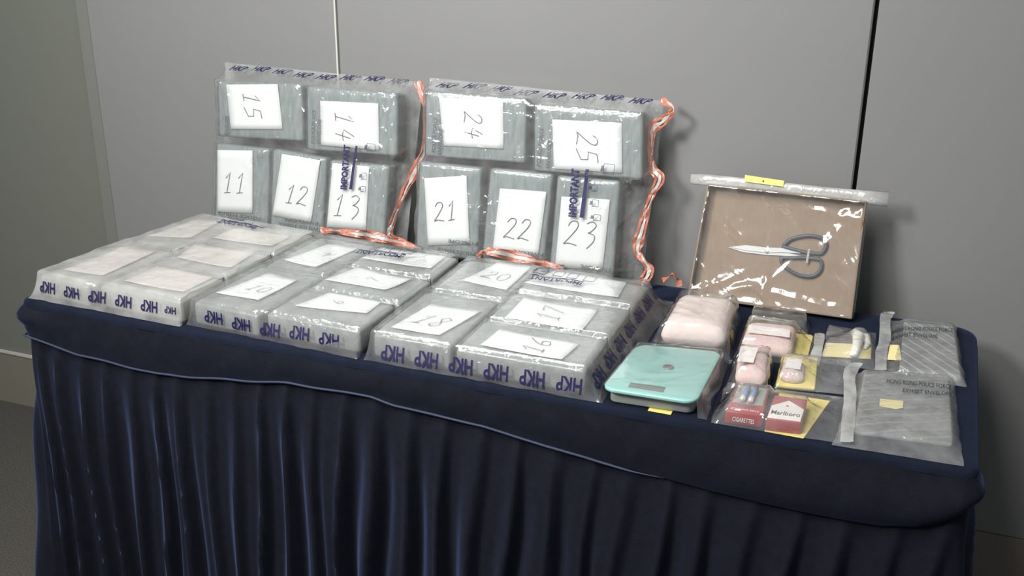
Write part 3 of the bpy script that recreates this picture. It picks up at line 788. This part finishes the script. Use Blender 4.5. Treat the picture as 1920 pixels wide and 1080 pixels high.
# small twisted seal end at the back corner of the nearest flat bag
ribbon('orange_seal', FLAT, [(1.205, .470, .05), (1.222, .485, .058), (1.232, .492, .05), (1.238, .486, .035)], .012, M['orange'], tC, wave=.008, seed=4)

# ================================================================== carton tray with scissors
q0 = [(1.261, .232), (1.569, .232), (1.573, .004), (1.252, .002)]
ct = thing('carton_tray', 'open cardboard tray leaning on the wall with scissors in it', 'box', BOXF.P(1.41, .003, 0))
DP = .028
def prism(name, fr, poly, h0, h1, m, parent, **k):
    n = len(poly); vs = [fr.P(a, b, h0) for a, b in poly]+[fr.P(a, b, h1) for a, b in poly]
    fs = [tuple(reversed(range(n))), tuple(range(n, 2*n))]+[(i, (i+1) % n, n+(i+1) % n, n+i) for i in range(n)]
    return mesh(name, vs, fs, m, parent, smooth=False, **k)
prism('back_panel', BOXF, [q0[3], q0[2], q0[1], q0[0]], .0005, .0025, M['card_in'], ct)
i0 = q_shrink(q0, .0028)
for a, b in ((0, 1), (1, 2), (2, 3), (3, 0)):
    prism('side_wall', BOXF, [q0[a], q0[b], i0[b], i0[a]][::-1], .0025, DP, M['card'], ct)
# scissors
sc = thing('scissors', 'steel scissors with dark grey loop handles lying in the cardboard tray', 'scissors', BOXF.P(1.41, .11, .003))
prism('blade', BOXF, [(1.315, .1115), (1.345, .1055), (1.393, .1055), (1.430, .1085), (1.458, .1085), (1.461, .1125), (1.430, .1155), (1.393, .1175), (1.350, .1180)][::1], .0035, .0055, M['steel'], sc)
prism('blade', BOXF, [(1.320, .1125), (1.350, .1095), (1.393, .1100), (1.425, .1150), (1.458, .1170), (1.461, .1210), (1.425, .1235), (1.393, .1205), (1.350, .1200)], .0057, .0077, M['steel'], sc)
v, f = tube([BOXF.P(1.393, .1135, .0077), BOXF.P(1.393, .1135, .0098)], .004, 14, up=(1, 0, 0)); mesh('pivot_screw', v, f, M['steel'], sc)
for loop in ([(1.423, .1265), (1.437, .143), (1.468, .1535), (1.494, .152), (1.505, .141), (1.499, .1235), (1.485, .1205), (1.459, .1215)],
             [(1.422, .103), (1.432, .087), (1.461, .0745), (1.487, .0755), (1.501, .090), (1.499, .108), (1.484, .1105), (1.455, .1085)]):
    pts = smooth_path(loop+[loop[0]], 6)[:-1]
    v, f = tube([BOXF.P(p[0], p[1], .0075) for p in pts], .0036, 8, closed=True, up=BOXF.n); mesh('handle', v, f, M['grip'], sc)
prism('handle_clip', BOXF, [(1.4715, .100), (1.4755, .100), (1.4765, .128), (1.4725, .128)], .0112, .0125, M['sealwhite'], sc)
# clear bag over the tray, rolled at the top
tbg = thing('tray_bag', 'clear plastic bag with rolled white top wrapped around the cardboard tray', 'bag', BOXF.P(1.41, .001, 0))
qb = [(1.257, .238), (1.573, .238), (1.577, .000), (1.247, -.0015)]
ring = []
for a, b in ((0, 1), (1, 2), (2, 3), (3, 0)): ring.append(([q0[a], q0[b], i0[b], i0[a]], DP))
class TrayFilm(Film): pass
U = np.linspace(0, 1, 91); V = np.linspace(0, 1, 67); UU, VV = np.meshgrid(U, V)
tl, tr, br, bl = qb
A = (1-UU)*(1-VV)*bl[0]+UU*(1-VV)*br[0]+UU*VV*tr[0]+(1-UU)*VV*tl[0]; Bq = (1-UU)*(1-VV)*bl[1]+UU*(1-VV)*br[1]+UU*VV*tr[1]+(1-UU)*VV*tl[1]
dq = sdf_quad(q0, A, Bq)
hh = np.where(dq > -.0005, DP+.0015, 0.004)
sagd = np.clip(dq, 0, 1)
hh = hh - np.where(dq > .002, .010*(1-np.exp(-sagd/.03)), 0)
hh += np.where(dq > .001, 1, 0)*(creases(A, Bq, 5, 16, .0060, .16, .009, None)+creases(A, Bq, 8, 14, .0040, .13, .005, math.radians(-35), .4)+.0030*(vnoise(A*22, Bq*22, 5)-.5)+.0012*vnoise(A*80, Bq*80, 6))
hh = np.maximum(hh, np.where(dq > 0, .012, .002))
hh[0, :] = hh[-1, :] = .001; hh[:, 0] = hh[:, -1] = .001
n1 = 91
mesh('bag_film', [BOXF.P(a, b, h) for a, b, h in zip(A.ravel().tolist(), Bq.ravel().tolist(), hh.ravel().tolist())],
     [(j*n1+i, j*n1+i+1, (j+1)*n1+i+1, (j+1)*n1+i) for j in range(66) for i in range(90)], M['film_clear'], tbg)
rp_ = [(1.2245, .2395), (1.26, .2410), (1.33, .2425), (1.41, .2415), (1.50, .2410), (1.56, .2405), (1.6075, .2405)]
v, f = tube([BOXF.P(a, b, .019) for a, b in rp_], [.0105, .0115, .0105, .0105, .011, .0125, .0145], 12, flat=.45, up=BOXF.n)
mesh('rolled_top', v, f, M['fold'], tbg)
tg = prism('yellow_tag', BOXF, [(1.333, .2450), (1.410, .2430), (1.410, .2545), (1.333, .2580)], .0262, .0272, M['yellow'], tbg)
v, f = tube([BOXF.P(1.370, .2495, .0272), BOXF.P(1.370, .2495, .0279)], .0018, 10, up=(1, 0, 0)); mesh('dot', v, f, M['ink_black'], tg)

# ================================================================== the things at the near end
def lump(name, q, h0, h1, m, parent, seed, **k): return slab(name, FLAT, q, h0, h1, (h1-h0)*.45, M[m], parent, corner=.016, dome=.004, lumps=.0022, seed=seed, k=6, **k)
def env(parent, quad, obst, seed, fm='film_env', name='bag_film', **k):
    kw = dict(step=.0045, iters=26, seed=seed, ncr=22, amp=.0014, noise=.0012, base=.0006, lift=.0012, clen=.05, cwid=.0022, rim=.002)
    kw.update(k)
    F = Film(FLAT, quad, obst, **kw); F.build(name, M[fm], parent); return F
# --- kitchen scale
qt = [(1.232, .190), (1.379, .214), (1.378, .004), (1.222, -.003)]
ks = thing('kitchen_scale', 'square teal kitchen scale inside a clear bag at the table edge', 'scale', FLAT.P(1.305, .1, 0))
slab('scale_body', FLAT, [(1.240, .182), (1.372, .204), (1.371, .018), (1.232, .010)], .001, .0245, .004, M['scalebody'], ks, corner=.012)
slab('glass_plate', FLAT, qt, .0250, .0315, .002, M['teal'], ks, corner=.022, k=8)
c = R4(1.306, .114, .019, .019); slab('button', FLAT, c, .0314, .0330, .0006, M['button'], ks, corner=.0094, k=8)
slab('display', FLAT, [(1.262, .034), (1.320, .038), (1.321, .018), (1.262, .015)], .0314, .0320, .0002, M['lcd'], ks, corner=.001)
sb = thing('scale_bag', 'clear plastic bag around the teal kitchen scale', 'bag', FLAT.P(1.31, .12, 0))
env(sb, [(1.226, .226), (1.392, .250), (1.396, .010), (1.214, -.006+.008)], [(q_shrink(qt, -.001), .0345, .006)], 61, 'film_clear', ncr=26, iters=40, amp=.0018)
prism('yellow_slip', FLAT, [(1.300, .006), (1.338, .006), (1.338, .020), (1.300, .020)], .0002, .0008, M['yellow'], sb)
# --- large bag of powder
pb = thing('powder_bag', 'plump clear bag of pinkish white powder behind the teal scale', 'bag', FLAT.P(1.31, .34, 0))
qp = [(1.250, .428), (1.362, .440), (1.374, .268), (1.256, .252)]
lump('powder', qp, .001, .048, 'powder', pb, 3)
Fp = env(pb, [(1.243, .462), (1.374, .468), (1.386, .248), (1.236, .234)], [(qp, .056, .02)], 63, 'film_clear', ncr=40, iters=40, amp=.0026)
lettering('printed_lettering', [('POLICE FORCE', (lambda u, v: Fp.at(1.270+.085*u, .442-.006*u+.008*v, .001)), .0)], M['ink_grey'], pb)
# --- dark foil pouch at the foot of the tray
fp = thing('foil_pouch', 'small dark shiny foil pouch at the foot of the cardboard tray', 'pouch', FLAT.P(1.44, .45, 0))
slab('pouch', FLAT, [(1.388, .474), (1.492, .476), (1.494, .432), (1.392, .424)], .0008, .016, .006, M['darkfoil'], fp, corner=.01, dome=.002, lumps=.002, seed=5)
env(fp, [(1.382, .482), (1.500, .484), (1.502, .426), (1.386, .418)], [([(1.388, .474), (1.492, .476), (1.494, .432), (1.392, .424)], .022, .008)], 64, 'film_clear', ncr=8)
# --- pink packet in a bag with a yellow envelope
pk = thing('pink_packet_bag', 'clear bag with a wide pale pink packet and a yellow slip, behind the lumpy one', 'bag', FLAT.P(1.45, .33, 0))
qk = [(1.394, .388), (1.484, .394), (1.490, .286), (1.400, .274)]
prism('yellow_slip', FLAT, [(1.398, .300), (1.515, .318), (1.512, .418), (1.392, .412)], .0006, .0014, M['yellow'], pk)
lump('pink_packet', qk, .0016, .028, 'pinky', pk, 7)
prism('white_label', FLAT, [(1.405, .310), (1.480, .316), (1.476, .352), (1.403, .346)], .0335, .0341, M['packwhite'], pk)
Fk = env(pk, [(1.386, .414), (1.532, .422), (1.536, .276), (1.392, .262)], [(qk, .037, .012)], 65, 'film_clear', ncr=30, iters=30, amp=.002)
ribbon('fold_strip', FLAT, [(1.524, .420, .006), (1.528, .36, .008), (1.530, .278, .006)], .018, M['fold'], pk, wave=.003, seed=9)
lettering('printed_lettering', [('EXHIBIT', (lambda u, v: Fk.at(1.492+.036*u, .372-.012*u+.007*v, .001)), 0)], M['ink_black'], pk)
# --- bag with yellow slip and white roll
br_ = thing('slip_bag', 'clear bag with a pale yellow slip and a white tissue roll, under the tray corner', 'bag', FLAT.P(1.575, .39, 0))
prism('yellow_slip', FLAT, [(1.538, .328), (1.622, .350), (1.618, .414), (1.538, .392)], .0008, .0016, M['yellow_pale'], br_)
v, f = tube([FLAT.P(1.592, .340, .008), FLAT.P(1.594, .380, .010), FLAT.P(1.594, .418, .012), FLAT.P(1.585, .436, .012)], [.0065, .008, .011, .008], 12)
mesh('tissue_roll', v, f, M['cotton'], br_)
v, f = tube([FLAT.P(1.592, .430, .010), FLAT.P(1.606, .432, .009), FLAT.P(1.612, .405, .006), FLAT.P(1.608, .385, .004)], [.007, .009, .006, .003], 10, flat=.7); mesh('tissue_fold', v, f, M['cotton'], br_)
Fb = env(br_, [(1.534, .482), (1.622, .474), (1.632, .304), (1.538, .300)], [([(1.584, .436), (1.604, .438), (1.604, .334), (1.584, .334)], .023, .008), ([(1.54, .40), (1.58, .41), (1.58, .345), (1.54, .335)], .010, .005)], 66, 'film_env', ncr=22)
lettering('printed_lettering', [('HONG KONG POLICE', (lambda u, v: Fb.at(1.538+.044*u, .410+.008*u+.007*v, .001)), 0), ('EXHIBIT', (lambda u, v: Fb.at(1.540+.024*u, .398+.004*u+.0065*v, .001)), 0)], M['ink_black'], br_)
# --- lumpy pink bag
lp_ = thing('lumpy_powder_bag', 'small lumpy bag of pink powder touching the corner of the teal scale', 'bag', FLAT.P(1.437, .18, 0))
ql = [(1.404, .232), (1.460, .238), (1.468, .140), (1.416, .132)]
lump('powder', ql, .001, .036, 'pinky', lp_, 12)
prism('white_label', FLAT, [(1.414, .160), (1.440, .163), (1.438, .228), (1.408, .224)], .0425, .0431, M['packwhite'], lp_)
env(lp_, [(1.394, .254), (1.466, .258), (1.474, .122), (1.402, .114)], [(ql, .046, .016)], 67, 'film_clear', ncr=30, amp=.0026)
# --- yellow envelope with pink packet and a clear tail
ye = thing('yellow_envelope', 'yellow envelope with a small pink packet, in the middle of the near rows', 'envelope', FLAT.P(1.50, .235, 0))
slab('paper_body', FLAT, [(1.472, .300), (1.534, .304), (1.544, .180), (1.480, .168)], .0008, .0070, .002, M['yellow'], ye, corner=.003)
qpk = [(1.480, .262), (1.516, .264), (1.524, .182), (1.484, .176)]
lump('pink_packet', qpk, .0072, .018, 'pinky', ye, 15)
prism('white_label', FLAT, [(1.488, .205), (1.514, .208), (1.512, .250), (1.487, .248)], .0235, .0241, M['packwhite'], ye)
env(ye, [(1.470, .306), (1.590, .330), (1.596, .186), (1.478, .164)], [(qpk, .026, .008), ([(1.474, .298), (1.533, .302), (1.542, .182), (1.482, .170)], .0085, .003)], 68, 'film_env', ncr=36, amp=.002)
# --- cigarette packs
c1 = thing('cigarette_pack', 'red cigarette pack with grey top and two small metal tipped vials on it', 'pack', FLAT.P(1.452, .05, 0), 'cigarette packs')
qr = [(1.424, .112), (1.476, .116), (1.482, .016), (1.424, .010)]
slab('pack_body', FLAT, qr, .0008, .0225, .0015, M['red'], c1, corner=.0015)
prism('grey_panel', FLAT, [(1.428, .044), (1.476, .048), (1.474, .1125), (1.427, .109)], .0226, .0232, M['packgrey'], c1)
prism('dark_panel', FLAT, [(1.440, .034), (1.466, .036), (1.466, .042), (1.440, .040)], .0226, .0230, M['grip'], c1)
lettering('printed_lettering', [('SMOKING KILLS', (lambda u, v: FLAT.P(1.430+.044*u, .0205+.003*u+.006*v, .0228)), .01),
                                ('CIGARETTES', (lambda u, v: Vector((1.436+.034*u, .0095+.002*u, .7575+.008*v)) + Vector((0, 0, .0))), .01)], M['packwhite'], c1)
for i, x in enumerate((1.4435, 1.4565)):
    vl = thing('small_vial', 'small blue vial with a steel tip on the red pack, '+('nearer the teal scale' if i == 0 else 'nearer the white fronted pack'), 'vial', FLAT.P(x, .06, .0235), 'two vials')
    v, f = tube([FLAT.P(x, .046, .0285), FLAT.P(x, .062, .0285)], .0046, 12); mesh('steel_tip', v, f, M['steel'], vl)
    v, f = tube([FLAT.P(x, .0622, .0283), FLAT.P(x+.002, .096, .0283)], .0040, 12); mesh('vial_body', v, f, M['blue'], vl)
c2 = thing('cigarette_pack', 'red cigarette pack with a white chevron front and black lettering', 'pack', FLAT.P(1.51, .04, 0), 'cigarette packs')
qw = [(1.488, .096), (1.540, .100), (1.541, .014), (1.488, .008)]
slab('pack_body', FLAT, qw, .0022, .0225, .0015, M['red'], c2, corner=.0015)
prism('white_front', FLAT, [(1.4895, .0115), (1.5395, .0170), (1.5395, .060), (1.513, .083), (1.4895, .055)], .0226, .0231, M['packwhite'], c2)
lettering('printed_lettering', [('Marlboro', (lambda u, v: FLAT.P(1.4925+.044*u, .026+.0045*u+.014*v, .0234)), .015)], M['ink_black'], c2)
v, f = tube([FLAT.P(1.513, .062, .0231), FLAT.P(1.513, .062, .0236)], .0026, 10); mesh('crest', v, f, mat('gold_print', (190, 140, 90), .4, .3), c2)
pbg = thing('pack_bag', 'long clear bag with a yellow slip around both cigarette packs', 'bag', FLAT.P(1.49, .09, 0))
prism('yellow_slip', FLAT, [(1.488, .006), (1.548, .006), (1.572, .152), (1.490, .150)], .0006, .0014, M['yellow'], pbg)
v, f = tube([FLAT.P(1.517, .128, .0014), FLAT.P(1.517, .128, .0018)], .0024, 10); mesh('punched_hole', v, f, M['ink_black'], pbg)
env(pbg, [(1.400, .158), (1.602, .176), (1.604, .010), (1.404, .003)], [(q_shrink(qr, -.001), .026, .004), (q_shrink(qw, -.001), .026, .004), ([(1.438, .098), (1.463, .098), (1.463, .046), (1.438, .046)], .0345, .004)], 69, 'film_pack', ncr=30, iters=30, amp=.0016)
# --- two exhibit envelopes with grey cloth
def exhibit(label, quad, qc, stripm, cm, slipq, seed, texts, sp, fm='film_env'):
    t = thing('exhibit_envelope', label, 'envelope', FLAT.P((quad[2][0]+quad[3][0])/2, (quad[0][1]+quad[3][1])/2, 0), 'exhibit envelopes with folded grey cloth')
    slab('folded_cloth', FLAT, qc, .0008, .009, .003, M[cm], t, corner=.006, dome=.001, lumps=.001, seed=seed)
    prism('yellow_slip', FLAT, slipq, .0110, .0116, M['yellow_pale'], t)
    F = env(t, quad, [(qc, .0125, .004)], seed, fm, iters=30, ncr=40, amp=.0014)
    items = [(x, (lambda u, v, o=o, r=r, hh=hh: F.at(o[0]+r[0]*u, o[1]+r[1]*u+hh*v, .0022)), .004) for x, o, r, hh in texts]
    lettering('printed_lettering', items, M['ink_black'], t)
    ribbon('fold_strip', FLAT, sp, .020, M['fold'], t, wave=.004, seed=seed)
    return t
exhibit('grey exhibit envelope with striped cloth, at the back corner of the table',
    [(1.642, .552), (1.764, .566), (1.783, .292), (1.644, .290)], [(1.668, .538), (1.758, .548), (1.774, .306), (1.672, .302)], None, 'cloth_stripe',
    [(1.650, .335), (1.674, .341), (1.666, .409), (1.650, .404)], 71,
    [('HONG KONG POLICE FORCE', (1.650, .466), (.106, .030), .019), ('EXHIBIT ENVELOPE', (1.652, .434), (.078, .022), .017)],
    [(1.640, .566, .012), (1.634, .52, .016), (1.640, .42, .015), (1.638, .36, .014), (1.642, .290, .010)])
exhibit('grey exhibit envelope with crumpled cloth, at the front corner of the table',
    [(1.604, .282), (1.762, .318), (1.780, .008), (1.592, .001)], [(1.616, .272), (1.754, .302), (1.764, .060), (1.618, .045)], None, 'cloth_dot',
    [(1.650, .143), (1.676, .141), (1.686, .150), (1.685, .176), (1.649, .170)], 73,
    [('HONG KONG POLICE FORCE', (1.655, .222), (.102, .020), .017), ('EXHIBIT ENVELOPE', (1.682, .198), (.076, .016), .015)],
    [(1.602, .284, .018), (1.594, .235, .018), (1.602, .16, .016), (1.606, .10, .014), (1.612, .004, .010)])
